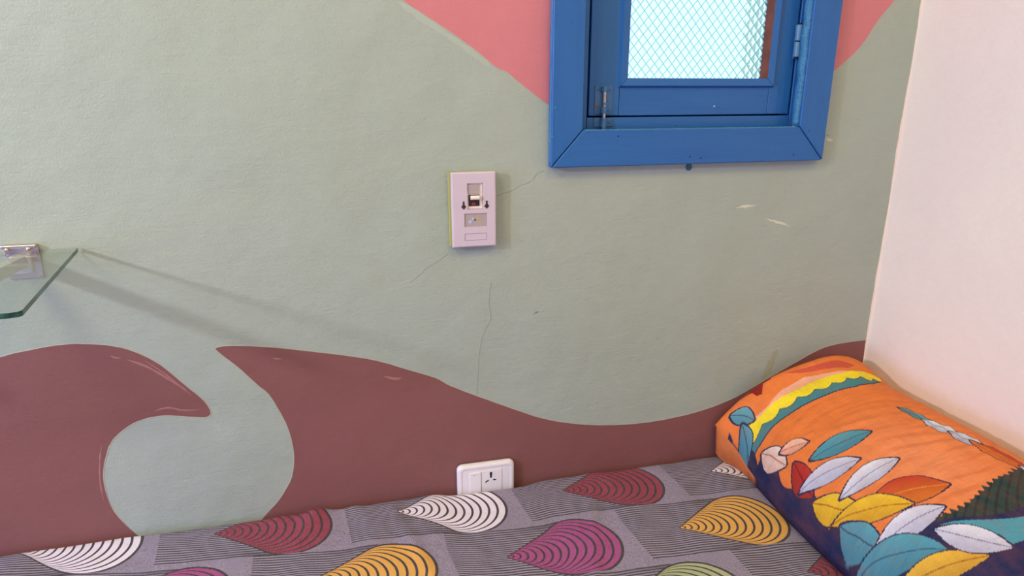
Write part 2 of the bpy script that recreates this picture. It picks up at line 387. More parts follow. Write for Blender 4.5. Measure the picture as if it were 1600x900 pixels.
ribbon('brush_drag', [(160,693),(156,720),(157,755),(163,785)], .0025, M['drag'], seed=9)
ribbon('brush_drag', [(425,560),(440,561)], .005, M['drag'], seed=10)
ribbon('brush_drag', [(600,588),(618,592),(628,590)], .005, M['drag'], seed=11)
ribbon('crack', [(777,306),(790,301),(802,297),(812,290),(824,286),(834,279),(838,272),(850,267)], .0014, M['crack'], jitter=.0006, taper=False)
ribbon('crack', [(768,440),(764,470),(767,498),(756,520),(749,550),(747,585),(745,618)], .0009, M['crack'], jitter=.0006, taper=False, seed=4)
ribbon('crack', [(700,396),(688,406),(668,418),(655,430),(642,441)], .0009, M['crack'], jitter=.0006, taper=False, seed=12)
ribbon('scuff', [(833,491),(838,488),(843,487)], .004, M['scuff'], n=2)
ribbon('scuff', [(846,488),(850,486)], .002, M['scuff'], n=2)
ribbon('chip', [(1150,325),(1165,322),(1182,321)], .0045, M['chip'], jitter=.0012)
ribbon('chip', [(1198,342),(1215,347),(1236,354)], .004, M['chip'], jitter=.0015, seed=3)
ribbon('chip', [(1290,217),(1296,219),(1302,219)], .0045, M['chip'], jitter=.0012, seed=5)
ribbon('scuff', [(1289,212),(1296,211)], .002, M['scuff'], n=2)
ribbon('chip', [(1340,186),(1341,188)], .003, M['scuff'], n=2)
ribbon('damp_stain', [(1192,592),(1200,578),(1207,562),(1214,546)], .014, M['stain'], h=.0002)
bm = bmesh.new(); P = at_wall(1076, 261)                 # blue drip under the window
add_cyl(bm, (P.x, -.001, P.z), (P.x, -.0018, P.z), .0062, .005, 14); finish(bm, 'paint_drip', M['drip'], wb)

# ================================================================ WINDOW
win = empty('window_1', (.59, 0, 1.09), 'structure')
ox0, ox1, oz0, oz1 = .3305, .8525, 1.0895, 1.865
ix0, ix1, iz0, iz1 = .3845, .7965, 1.1505, 1.805
YB = -.0195
def mitred(name, pts, y0, y1, mat, parent, bevel=.0022):
    bm = bmesh.new(); prism(bm, pts, y0, y1); return finish(bm, name, mat, parent, bevel=bevel)
e = .0007
mitred('frame_board', [(ox0+e, oz0), (ox1-e, oz0), (ix1-e, iz0), (ix0+e, iz0)], YB, -.0005, M['blue_h'], win)
mitred('frame_board', [(ox0, oz0+e), (ix0, iz0+e), (ix0, iz1-e), (ox0, oz1-e)], YB, -.0005, M['blue_v'], win)
mitred('frame_board', [(ox1, oz0+e), (ox1, oz1-e), (ix1, iz1-e), (ix1, iz0+e)], YB, -.0005, M['blue_v'], win)
mitred('frame_board', [(ox0+e, oz1), (ix0+e, iz1), (ix1-e, iz1), (ox1-e, oz1)], YB, -.0005, M['blue_h'], win)
# jambs of the fixed frame inside the opening
JX0, JX1, JZ0, JZ1 = .4035, .7985, 1.1690, 1.785
box('jamb', (HX0+.002, .0165, HZ0+.002), (JX0, .10, HZ1-.002), M['blue_v'], win, bevel=.0015)
box('jamb', (JX1, .0165, HZ0+.002), (HX1-.002, .10, HZ1-.002), M['blue_v'], win, bevel=.0015)
box('sill_bar', (JX0, .0165, HZ0+.002), (JX1, .10, JZ0), M['blue_h'], win, bevel=.0015)
box('head_bar', (JX0, .0165, JZ1), (JX1, .10, HZ1-.002), M['blue_h'], win, bevel=.0015)
box('gap_light_stop', (JX0-.004, .0525, HZ0+.004), (JX0+.013, .075, JZ1+.01), M['gap'], win)  # dark strips added behind the sash gaps to keep outside light from leaking in
box('gap_light_stop', (JX1-.013, .0525, HZ0+.004), (JX1+.004, .075, JZ1+.01), M['gap'], win)
box('gap_light_stop', (JX0+.013, .0525, HZ0+.004), (JX1-.013, .075, JZ0+.012), M['gap'], win)
box('gap_light_stop', (JX0+.013, .0525, JZ1-.012), (JX1-.013, .075, JZ1+.01), M['gap'], win)
# lumpy filler of old paint between board and jamb on the hinge side and along the bottom
def lumpy(name, p0, p1, w, seed):
    p0, p1 = Vector(p0), Vector(p1); n = 80; bm = bmesh.new(); rings = []
    d = (p1-p0).normalized(); a = Vector((0, 1, 0)); b = d.cross(a)
    for i in range(n+1):
        c = p0.lerp(p1, i/n); ring = []
        for k in range(8):
            t = 2*math.pi*k/8; r = w*(1+.35*noise.noise(Vector((i*.35, k*.8, seed))))
            ring.append(bm.verts.new(c+a*math.cos(t)*r*1.1+b*math.sin(t)*r*.75))
        rings.append(ring)
    for i in range(n):
        for k in range(8): bm.faces.new([rings[i][k], rings[i][(k+1) % 8], rings[i+1][(k+1) % 8], rings[i+1][k]])
    bm.faces.new(rings[0]); bm.faces.new(rings[-1][::-1])
    return finish(bm, name, M['blue_lump'], win, smooth=True)
lumpy('paint_filler', (ix1-.0005, -.006, iz0+.001), (ix1-.0005, -.006, iz1), .0085, 2)
lumpy('paint_filler', (ix0+.004, -.0165, iz0-.0008), (ix1-.004, -.0165, iz0-.0008), .0024, 5)
lumpy('paint_filler', (ox0+.0024, -.0100, oz0+.004), (ox0+.0024, -.0100, oz1-.004), .0054, 11)
# opening sash
SX0, SX1, SZ0, SZ1 = .4068, .7950, 1.1715, 1.782
GX0, GX1, GZ0, GZ1 = .474, .7425, 1.2335, 1.720         # glass opening
YS = .0175
sash = empty('sash', (0, 0, 0)); sash.parent = win; sash.location = Vector((SX0, YS, SZ0))-win.location
box('stile', (SX0, YS, SZ0), (.4615, .052, SZ1), M['blue_v'], sash, bevel=.0015)
box('stile', (.7385+.012, YS, SZ0), (SX1, .052, SZ1), M['blue_v'], sash, bevel=.0015)
box('rail', (.4620, YS+.0004, SZ0), (.7500, .052, GZ0-.009), M['blue_h'], sash, bevel=.0008)
box('rail', (.4620, YS+.0004, GZ1+.009), (.7500, .052, SZ1), M['blue_h'], sash, bevel=.0008)
bw = .0165
def bead(pts, pin):
    # mitred glazing bead: blue on the face, bare brown wood on the side towards the glass
    bm = bmesh.new(); yo, yi = YS+.001, YS-.006
    o0, o1, i1, i0 = pts
    v = [bm.verts.new((o0[0], yo, o0[1])), bm.verts.new((o1[0], yo, o1[1])), bm.verts.new((i1[0], yi+.002, i1[1])), bm.verts.new((i0[0], yi+.002, i0[1]))]
    m = .25
    lr = lambda a, b: (a[0]+(b[0]-a[0])*m, a[1]+(b[1]-a[1])*m)
    q0, q1 = lr(o0, i0), lr(o1, i1)
    w = [bm.verts.new((q0[0], yi, q0[1])), bm.verts.new((q1[0], yi, q1[1]))]
    k = [bm.verts.new((p[0], YS+.021, p[1])) for p in pts]
    bm.faces.new([v[0], v[1], w[1], w[0]]); bm.faces.new([w[0], w[1], v[2], v[3]])
    f = bm.faces.new([v[3], v[2], k[2], k[3]]); f.material_index = 1
    bm.faces.new([v[0], w[0], v[3], k[3], k[0]]); bm.faces.new([v[1], k[1], k[2], v[2], w[1]]); bm.faces.new([v[0], k[0], k[1], v[1]]); bm.faces.new([k[0], k[3], k[2], k[1]])
    return finish(bm, 'glazing_bead', [M['blue_h'] if pin == 'h' else M['blue_v'], M['brownwood']], sash)
bx0, bx1, bz0, bz1 = GX0-bw, GX1+bw-.001, GZ0-bw, GZ1+bw
e = .0005
bead([(bx0+e, bz0), (bx1-e, bz0), (GX1-e, GZ0), (GX0+e, GZ0)], 'h')
bead([(bx0, bz0+e), (bx0, bz1-e), (GX0, GZ1-e), (GX0, GZ0+e)], 'v')
bead([(bx1, bz0+e), (bx1, bz1-e), (GX1, GZ1-e), (GX1, GZ0+e)], 'v')
bead([(bx0+e, bz1), (bx1-e, bz1), (GX1-e, GZ1), (GX0+e, GZ1)], 'h')
# pane: pressed diamonds on the outer face
def pane():
    bm = bmesh.new(); cw, ch = .0160, .0185; y0, y1 = YS+.0215, YS+.0255
    x0, x1, z0, z1 = GX0-.004, GX1+.004, GZ0-.004, GZ1+.004
    nx = int((x1-x0)/cw); nz = int((z1-z0)/ch); cw = (x1-x0)/nx; ch = (z1-z0)/nz
    def diamond(cx, cz):
        # one pressed diamond: four sloped sides up to a small flat, clipped to the pane by the caller's lattice
        pts = [(cx, cz-ch/2), (cx+cw/2, cz), (cx, cz+ch/2), (cx-cw/2, cz)]
        pts = [(min(max(p[0], x0), x1), min(max(p[1], z0), z1)) for p in pts]
        cx = sum(p[0] for p in pts)/4; cz = sum(p[1] for p in pts)/4
        g = [bm.verts.new((p[0], y1, p[1])) for p in pts]
        h = [bm.verts.new((cx+(p[0]-cx)*.87, y1+.0002, cz+(p[1]-cz)*.87)) for p in pts]
        k = [bm.verts.new((cx+(p[0]-cx)*.25, y1+.0011, cz+(p[1]-cz)*.25)) for p in pts]
        for i in range(4):
            j = (i+1) % 4
            bm.faces.new([g[i], g[j], h[j], h[i]]).material_index = 1
            bm.faces.new([h[i], h[j], k[j], k[i]])
        bm.faces.new(k)
    for i in range(nx):
        for j in range(nz): diamond(x0+(i+.5)*cw, z0+(j+.5)*ch)
    for i in range(nx+1):
        for j in range(nz+1): diamond(x0+i*cw, z0+j*ch)
    a = [bm.verts.new((x, y0, z)) for x, z in ((x0, z0), (x1, z0), (x1, z1), (x0, z1))]
    b = [bm.verts.new((x, y1, z)) for x, z in ((x0, z0), (x1, z0), (x1, z1), (x0, z1))]
    bm.faces.new(a)
    for i in range(4): bm.faces.new([a[i], a[(i+1) % 4], b[(i+1) % 4], b[i]])
    bmesh.ops.remove_doubles(bm, verts=bm.verts, dist=1e-6)
    bmesh.ops.dissolve_degenerate(bm, edges=bm.edges, dist=1e-7)
    return finish(bm, 'window_pane', [M['pane'], M['groove']], sash)
pane()
# tower bolt at the lower left
def P3(x, y, Y): p = at_wall(x, y, Y); return p
bolt = empty('tower_bolt', (0, 0, 0)); bolt.parent = win; c0 = P3(942, 160, YS); bolt.location = c0-win.location
pa, pb = P3(928, 178, YS), P3(957, 134, YS)
bxa, bxb, bza, bzb = pa.x, pb.x, pa.z, pb.z
box('back_plate', (bxa, YS-.0016, bza), (bxb, YS+.0005, bzb), M['blue_metal'], bolt, bevel=.0006)
cxb = (P3(944, 160, YS-.006)).x
cyl('bolt_rod', (cxb, YS-.0065, bza-.024), (cxb, YS-.0065, bzb-.004), .0031, M['bare_metal'], bolt)
for za, zb_ in ((bzb-.010, bzb-.001), (bza+.001, bza+.012)):
    bm = bmesh.new(); add_cyl(bm, (cxb, YS-.0062, za), (cxb, YS-.0062, zb_), .0052); add_box(bm, (cxb-.0075, YS-.0028, za), (cxb+.0075, YS-.0010, zb_))
    finish(bm, 'bolt_guide', M['blue_metal'], bolt, bevel=.0006)
cyl('bolt_knob', (cxb, YS-.006, bza+.017), (cxb-.001, YS-.014, bza+.017), .0022, M['blue_metal'], bolt)
ka, kb = P3(927, 198, .0165), P3(957, 184, .0165)
box('keeper_plate', (ka.x, .0148, ka.z), (kb.x, .0168, kb.z), M['blue_metal'], bolt, bevel=.0006)
bm = bmesh.new(); add_cyl(bm, (cxb, .0100, ka.z-.001), (cxb, .0100, kb.z), .0055); finish(bm, 'bolt_guide', M['blue_metal'], bolt, bevel=.0006)
box('rust_spot', (bxa, YS-.0021, bza+.012), (bxa+.009, YS-.0015, bza+.0145), M['rust'], bolt)
def screw(x, y, z, r, mat, parent, name='screw'):
    bm = bmesh.new(); add_cyl(bm, (x, y, z), (x, y-.0009, z), r, r*.7, 12); add_box(bm, (x-r*.6, y-.0011, z-r*.1), (x+r*.6, y-.0008, z+r*.1)); return finish(bm, name, mat, parent)
for sx_, sz_ in ((bxa+.0055, bzb-.006), (bxb-.004, bzb-.006), (bxa+.0048, bza+.005), (bxb-.0055, bza+.005)): screw(sx_, YS-.0015, sz_, .0026, M['blue_metal'], bolt)
for sx_ in (ka.x+.005, kb.x-.005): screw(sx_, .0150, (ka.z+kb.z)/2, .0026, M['blue_metal'], bolt)
# butt hinge, right
hinge = empty('hinge', (0, 0, 0)); hinge.parent = win
ha, hb = P3(1248, 93, .008), P3(1253, 36, .008); hx = SX1-.0035; hinge.location = Vector((hx, .008, ha.z))-win.location
zm = (ha.z+hb.z)/2
cyl('knuckle', (hx, .0075, ha.z+.004), (hx, .0075, zm-.0008), .0064, M['knuckle'], hinge, bevel=.0014)
cyl('knuckle', (hx, .0075, zm+.0008), (hx, .0075, hb.z-.003), .0064, M['knuckle'], hinge, bevel=.0014)
cyl('hinge_pin', (hx, .0075, ha.z), (hx, .0075, hb.z), .0036, M['gap'], hinge)
box('hinge_leaf', (hx-.0008, .010, ha.z+.002), (hx+.0012, .030, hb.z-.002), M['blue_metal'], hinge)
for px_ in ((862, 215), (866, 168)): p = P3(px_[0], px_[1], YB); cyl('nail_head', (p.x+.002, YB+.001, p.z), (p.x+.002, YB-.0008, p.z), .0028, M['blue_lump'], win, r1=.0018)
for px_ in ((1078, 245), (1095, 247), (1240, 242), (966, 213)): p = P3(px_[0], px_[1], YB); cyl('nail_hole', (p.x, YB+.001, p.z), (p.x, YB-.0002, p.z), .0013, M['gap'], win)
p = P3(1116, 166, YS); cyl('paint_fleck', (p.x, YS+.001, p.z), (p.x, YS-.0003, p.z), .0013, M['chip'], win)

# ================================================================ ISOLATOR SWITCH ON THE WALL
sw = empty('isolator_switch', (.2015, 0, 1.022)); tag(sw, 'pale pink rectangular isolator switch plate mounted on the sage wall below left of window', 'switch')
YP = -.0175
c_ = [P3(708, 387.5, YP), P3(775.5, 384, YP), P3(775, 267.5, YP), P3(704, 270, YP)]
px0, px1, pz0, pz1 = (c_[0].x+c_[3].x)/2, (c_[1].x+c_[2].x)/2, (c_[0].z+c_[1].z)/2, (c_[2].z+c_[3].z)/2
box('mounting_box', (px0-.0036, -.0105, pz0+.001), (px1-.001, -.0002, pz1-.001), M['box_side'], sw, bevel=.001)
W_, H_ = px1-px0, pz1-pz0
fx = lambda u: px0+W_*u; fz = lambda v: pz1-H_*v       # u right, v down on the plate
# plate face with two rectangular openings
def plate_with_holes(name, x0, x1, z0, z1, holes, yf, yb, mat, parent, bevel=.0015):
    xs = sorted({x0, x1, *[h[0] for h in holes], *[h[1] for h in holes]}); zs = sorted({z0, z1, *[h[2] for h in holes], *[h[3] for h in holes]})
    bm = bmesh.new(); V = {}
    def v(x, y, z):
        k = (round(x, 6), round(y, 6), round(z, 6))
        if k not in V: V[k] = bm.verts.new(k)
        return V[k]
    solid = lambda i, j: 0 <= i < len(xs)-1 and 0 <= j < len(zs)-1 and not any(h[0] <= (xs[i]+xs[i+1])/2 <= h[1] and h[2] <= (zs[j]+zs[j+1])/2 <= h[3] for h in holes)
    for i in range(len(xs)-1):
        for j in range(len(zs)-1):
            if not solid(i, j): continue
            a, b, c, d = xs[i], xs[i+1], zs[j], zs[j+1]
            bm.faces.new([v(a, yf, c), v(b, yf, c), v(b, yf, d), v(a, yf, d)]); bm.faces.new([v(a, yb, d), v(b, yb, d), v(b, yb, c), v(a, yb, c)])
            if not solid(i-1, j): bm.faces.new([v(a, yf, c), v(a, yf, d), v(a, yb, d), v(a, yb, c)])
            if not solid(i+1, j): bm.faces.new([v(b, yf, d), v(b, yf, c), v(b, yb, c), v(b, yb, d)])
            if not solid(i, j-1): bm.faces.new([v(b, yf, c), v(a, yf, c), v(a, yb, c), v(b, yb, c)])
            if not solid(i, j+1): bm.faces.new([v(a, yf, d), v(b, yf, d), v(b, yb, d), v(a, yb, d)])
    wl = bm.edges.layers.float.new('bevel_weight_edge')
    for ed in bm.edges:
        a, b = (q.co for q in ed.verts)
        out = lambda p: min(abs(p.x-x0), abs(p.x-x1)) < 1e-6 or min(abs(p.z-z0), abs(p.z-z1)) < 1e-6
        side = any(abs(a[k]-w) < 1e-6 and abs(b[k]-w) < 1e-6 for k, w in ((0, x0), (0, x1), (2, z0), (2, z1)))
        if side and abs(a.y-yf) < 1e-6 and abs(b.y-yf) < 1e-6: ed[wl] = 1
    o = finish(bm, name, mat, parent, bevel=bevel)
    o.modifiers['bevel'].limit_method = 'WEIGHT'; o.modifiers.remove(o.modifiers['normals'])
    for pl in o.data.polygons: pl.use_smooth = False
    return o
h1 = (fx(.345), fx(.70), fz(.49), fz(.145)); h2 = (fx(.275), fx(.79), fz(.725), fz(.545)); h3 = (fx(.28), fx(.78), fz(.91), fz(.815))
plate_with_holes('cover_plate', px0, px1, pz0, pz1, [h1, h2, h3], YP, -.0106, M['plate'], sw, .0024)
box('blank_insert', (h3[0]+.0005, YP+.0007, h3[2]+.0005), (h3[1]-.0005, -.0107, h3[3]-.0005), M['plate'], sw)
box('label_window', (h2[0], YP+.0016, h2[2]), (h2[1], -.0107, h2[3]), M['clear_label'], sw)
for u, v_, r, m in ((.41, .66, .0030, 'bluedot'), (.47, .62, .0022, 'bluedot'), (.52, .635, .0014, 'screw_dark'), (.60, .62, .0020, 'yellowdot'), (.64, .65, .0016, 'yellowdot'), (.57, .60, .0015, 'yellowdot')):
    cyl('sticker_fleck', (fx(u), YP+.0018, fz(v_)), (fx(u), YP+.0012, fz(v_)), r, M[m], sw, n=8)
rk = box('breaker_body', (h1[0]+.0004, YP+.0036, h1[2]+.0004), (h1[1]-.0004, -.0107, h1[3]-.0004), M['plate_edge'], sw)
box('breaker_face', (fx(.375), YP+.0022, fz(.285)), (fx(.63), YP+.0038, fz(.165)), M['clear_label'], sw, bevel=.0004)
box('toggle_slot', (fx(.385), YP+.0026, fz(.45)), (fx(.63), YP+.0040, fz(.30)), M['dark'], sw)
bm = bmesh.new(); add_cyl(bm, (fx(.42), YP-.0015, fz(.335)), (fx(.62), YP-.0015, fz(.335)), .0036, n=14); add_box(bm, (fx(.42), YP-.001, fz(.355)), (fx(.62), YP+.004, fz(.315))); finish(bm, 'toggle', M['toggle'], sw, bevel=.0006)
bm = bmesh.new()
for k in range(14):
    a0, a1 = 2*math.pi*k/14, 2*math.pi*(k+1)/14; cx, cz, y = fx(.495), fz(.42), YP+.0022
    q = [(cx+r*math.cos(a)*.0034, cz+r*math.sin(a)*.0022) for a, r in ((a0, 1), (a1, 1), (a1, .5), (a0, .5))]
    bm.faces.new([bm.verts.new((p[0], y, p[1])) for p in q])
finish(bm, 'off_marking', M['red'], sw)
for u in (.265, .785):
    bm = bmesh.new(); w_, h_ = .0042, .0068; cx, cz = fx(u), fz(.435)
    prism(bm, [(cx, cz-h_), (cx+w_, cz-h_*.3), (cx+w_*.35, cz+.001), (cx+w_*.3, cz+h_), (cx-w_*.3, cz+h_), (cx-w_*.35, cz+.001), (cx-w_, cz-h_*.3)], YP-.0006, YP+.001)
    finish(bm, 'cover_screw', M['screw_dark'], sw)

# ================================================================ SOCKET BEHIND THE BED
so = empty('wall_socket', (.217, 0, .47)); tag(so, 'white rounded socket plate on the mauve wall half hidden behind the bed', 'socket')
YQ = -.0125
qx0, qx1, qz0, qz1 = .1605, .2705, .466, .5435
def loft(name, rings, mat, parent):
    bm = bmesh.new(); R = [[bm.verts.new((p[0], y, p[1])) for p in ring] for ring, y in rings]
    for a, b in zip(R, R[1:]):
        for i in range(len(a)): bm.faces.new([a[i], a[(i+1) % len(a)], b[(i+1) % len(a)], b[i]])
    bm.faces.new(R[-1]); bm.faces.new(R[0][::-1]); return finish(bm, name, mat, parent, smooth=False)
rg = lambda i: rounded(qx0+i, qx1-i, qz0+i, qz1-i, .011-i*.5 if i < .018 else .003, 6)
o = loft('face_plate', [(rg(0), -.0003), (rg(0), -.006), (rg(.0012), -.0100), (rg(.003), YQ), (rg(.0075), YQ-.0004), (rg(.0085), YQ+.0007), (rg(.0105), YQ+.0007)], M['socket'], so)
for pl in o.data.polygons: pl.use_smooth = True
md = o.modifiers.new('normals', 'WEIGHTED_NORMAL')
sA = P3(734, 760, YQ); sB = P3(752, 736, YQ); uA = P3(784, 731, YQ)
mz0, mz1 = .476, P3(745, 738, YQ).z
box('rocker', (sA.x, YQ-.0018, mz0), (sB.x-.0008, YQ+.004, mz1), M['socket'], so, bevel=.001)
box('socket_module', (sB.x, YQ-.0004, mz0), (uA.x, YQ+.004, mz1+.0005), M['socket'], so, bevel=.0006)
box('rocker_mark', (sA.x+.006, YQ-.0020, mz1-.0055), (sA.x+.011, YQ-.0017, mz1-.0047), M['grey_mark'], so)
hc = P3(767, 740, YQ)
bm = bmesh.new()
yy0, yy1 = YQ-.0007, YQ+.001
prism(bm, rounded(hc.x-.0022, hc.x+.0022, hc.z-.003, hc.z+.0035, .001, 3), yy0, yy1)
prism(bm, rounded(hc.x-.0017, hc.x+.0017, hc.z-.0085, hc.z-.0025, .001, 3), yy0, yy1)
prism(bm, [(hc.x-.0105, hc.z-.018), (hc.x-.0045, hc.z-.0145), (hc.x-.004, hc.z-.0125), (hc.x-.006, hc.z-.0125), (hc.x-.0115, hc.z-.016)], yy0, yy1)
prism(bm, [(hc.x+.0040, hc.z-.0145), (hc.x+.0105, hc.z-.015), (hc.x+.0095, hc.z-.013), (hc.x+.006, hc.z-.0115), (hc.x+.0040, hc.z-.0125)], yy0, yy1)
finish(bm, 'socket_holes', M['black'], so)

# ================================================================ GLASS SHELF
sh = empty('glass_shelf', (-.75, 0, .985)); tag(sh, 'clear glass wall shelf with green edges on square metal brackets, at left', 'shelf')
GZT = .9905
outline = [(-.397, -.003), (-.3485, -.314), (-.3505, -.319), (-.358, -.3215), (-1.12, -.36), (-1.12, -.003)]
bm = bmesh.new(); zt, zb_ = GZT, GZT-.006
a = [bm.verts.new((x, y, zt)) for x, y in outline]; b = [bm.verts.new((x, y, zb_)) for x, y in outline]
bm.faces.new(a); bm.faces.new(b[::-1])
for i in range(len(a)):
    f = bm.faces.new([a[i], b[i], b[(i+1) % len(a)], a[(i+1) % len(a)]]); f.material_index = 0 if i == len(a)-1 else 1
finish(bm, 'glass_panel', [M['glass'], M['glass_edge']], sh)
def bracket(cx):
    br = empty('bracket', (0, 0, 0)); br.parent = sh; br.location = Vector((cx, 0, .97))-sh.location
    bm = bmesh.new(); prism(bm, rounded(cx-.0235, cx+.0215, .9475, .9995, .003, 3), -.0032, -.0003)
    finish(bm, 'wall_plate', M['chrome'], br, bevel=.0008)
    box('clamp_lip', (cx-.0235, -.0105, .9945), (cx+.0215, -.0030, .9995), M['chrome'], br, bevel=.0012)
    for dx in (-.016, .0115): 
        bm = bmesh.new(); bmesh.ops.create_icosphere(bm, subdivisions=2, radius=.0032, matrix=Matrix.Translation((cx+dx, -.009, .9935))); finish(bm, 'clamp_screw', M['chrome'], br, smooth=True)
    bm = bmesh.new(); x0, x1 = cx-.0115, cx+.0065; k = -.012
    vs = [bm.verts.new(p) for p in ((x0, -.003, .9665), (x1, -.003, .9665), (x1, -.003, .9835), (x0, -.003, .9835), (x0+k, -.27, .9665), (x1+k, -.27, .9665), (x1+k, -.27, .9835), (x0+k, -.27, .9835))]
    for f in ((0,1,2,3), (7,6,5,4), (0,4,5,1), (1,5,6,2), (2,6,7,3), (3,7,4,0)): bm.faces.new([vs[i] for i in f])
    finish(bm, 'arm', M['arm_metal'], br, bevel=.0014)
    bm = bmesh.new(); prism(bm, rounded(cx-.016, cx+.011, .957, .9838, .004, 3), -.010, -.003); finish(bm, 'arm_collar', M['arm_metal'], br, bevel=.001)
    for dx in (.0155,): screw(cx+dx, -.0032, .9525, .0034, M['chrome'], br, 'mounting_screw')
bracket(-.4700); bracket(-.855)

# ================================================================ BED
BT = .4935                                              # top of the sheet
bf = empty('bed', (0, -.47, 0)); tag(bf, 'low brown wooden bed carrying the mattress, beneath the patterned sheet', 'bed')
box('deck', (-.93, -.92, .23), (1.02, -.022, .26), M['bedwood'], bf, bevel=.004)
for lo, hi in (((-.93, -.92, .15), (1.02, -.895, .23)), ((-.93, -.045, .15), (1.02, -.022, .23)), ((-.93, -.895, .15), (-.905, -.045, .23)), ((.995, -.895, .15), (1.02, -.045, .23))):
    box('side_rail', lo, hi, M['bedwood'], bf, bevel=.003)
for x in (-.92, .955):
    for y in (-.915, -.08): box('leg', (x, y, 0), (x+.055, y+.055, .15), M['bedwood'], bf, bevel=.004)
mt = box('mattress', (-.93, -.915, .26), (1.018, -.024, BT-.008), M['mattress'], bevel=.015, seg=3)
tag(mt, 'cream mattress on the wooden bed, covered by the patterned sheet', 'mattress')
XV = np.array([-1.2, -.584, -.26, .046, .352, .652, 1.1]); YV = np.array([.03, -.008, -.040, -.056, -.060, -.064, -.074])
def row_line(x):
    w = np.linspace(-.12, .12, 9); return np.mean([np.interp(x+k, XV, YV) for k in w], axis=0)
def bed_sheet():
    nx = 420; xs = np.linspace(-.955, 1.0285, nx)
    # cross-section: down behind, over the back edge, across, over the front edge, down
    prof = [(0.0, -.075), (0, -.05), (0, -.03), (0, -.018), (.0012, -.010), (.004, -.0045), (.008, -.0015), (.013, 0)]
    ys = np.concatenate([np.linspace(.019, .45, 95), np.linspace(.456, .885, 50)])
    prof += [(y, 0) for y in ys] + [(.898, -.003), (.908, -.012), (.913, -.026)] + [(.915, -.026-.02*k) for k in range(1, 11)]
    prof = np.array(prof); npf = len(prof)
    X, I = np.meshgrid(xs, np.arange(npf)); d = prof[I, 0]; dz = prof[I, 1]
    y0 = -.0075 - .0085/(1+np.exp(-(X-.135)/.008))/(1+np.exp((X-.300)/.008)) + .0015*np.sin(17*X)*np.sin(5*X+1)
    Y = y0-d*(1-0*X)
    arc = np.concatenate([[0], np.cumsum(np.hypot(np.diff(prof[:, 0]), np.diff(prof[:, 1])))])
    zero = np.argmax(prof[:, 0] >= .013); AR = arc[I]-arc[zero]+.013
    Z = np.full_like(X, BT)+dz
    top = np.exp(-np.clip(d-.02, 0, 9)/.05)*(d < .9)
    fold = np.zeros_like(X)
    for (fx_, amp, wd, sl) in ((-.090, .0085, .022, .5), (-.030, .0035, .014, -.3), (-.15, .003, .02, .2), (.11, .002, .02, .2), (.43, .003, .03, -.4), (.60, -.002, .02, .3), (-.40, .002, .03, .3), (.74, .003, .02, .1)):
        fold += amp*np.exp(-((X-fx_+sl*d)/wd)**2)
    Z += fold*top
    Z += (.0016*np.sin(23*X+7*d)*np.sin(19*d+3*X)+.0011*np.sin(61*X+14*d)*np.sin(9*d+5*X+1))*np.clip(d/.03, 0, 1)*(d < .88)
    Z += .0028*np.exp(-((X-(.03+.25*d))/.012)**2)*(d > .02)*(d < .5)+.0018*np.exp(-((X-(.43-.35*d))/.010)**2)*(d > .02)*(d < .5)
    Z -= .010*np.exp(-((X-.88)/.14)**2)*np.exp(-((d-.33)/.3)**2)         # the pillow's weight
    Y -= .004*np.sin(15*X+.6)*(d > .914)
    co = np.stack([X, Y, Z], -1).reshape(-1, 3)
    idx = np.arange(npf*nx).reshape(npf, nx)
    q = np.stack([idx[:-1, :-1], idx[:-1, 1:], idx[1:, 1:], idx[1:, :-1]], -1).reshape(-1, 4)[:, ::-1]
    me = bpy.data.meshes.new('bed_sheet'); me.from_pydata(co.tolist(), [], q.tolist())
    uvv = np.stack([X.ravel(), (-.0075-AR-row_line(X)).ravel()], -1)
    uv = me.uv_layers.new(name='UVMap'); li = np.empty(len(me.loops), int); me.loops.foreach_get('vertex_index', li)
    uv.data.foreach_set('uv', uvv[li].ravel())
    o = link('bed_sheet', me, M['sheet'], smooth=True)
    return o
bs = bed_sheet(); sd = bs.modifiers.new('thickness', 'SOLIDIFY'); sd.thickness = .0012; sd.offset = -1; tag(bs, 'grey hatched bed sheet printed with white, maroon, magenta and yellow ringed drops', 'bed sheet')

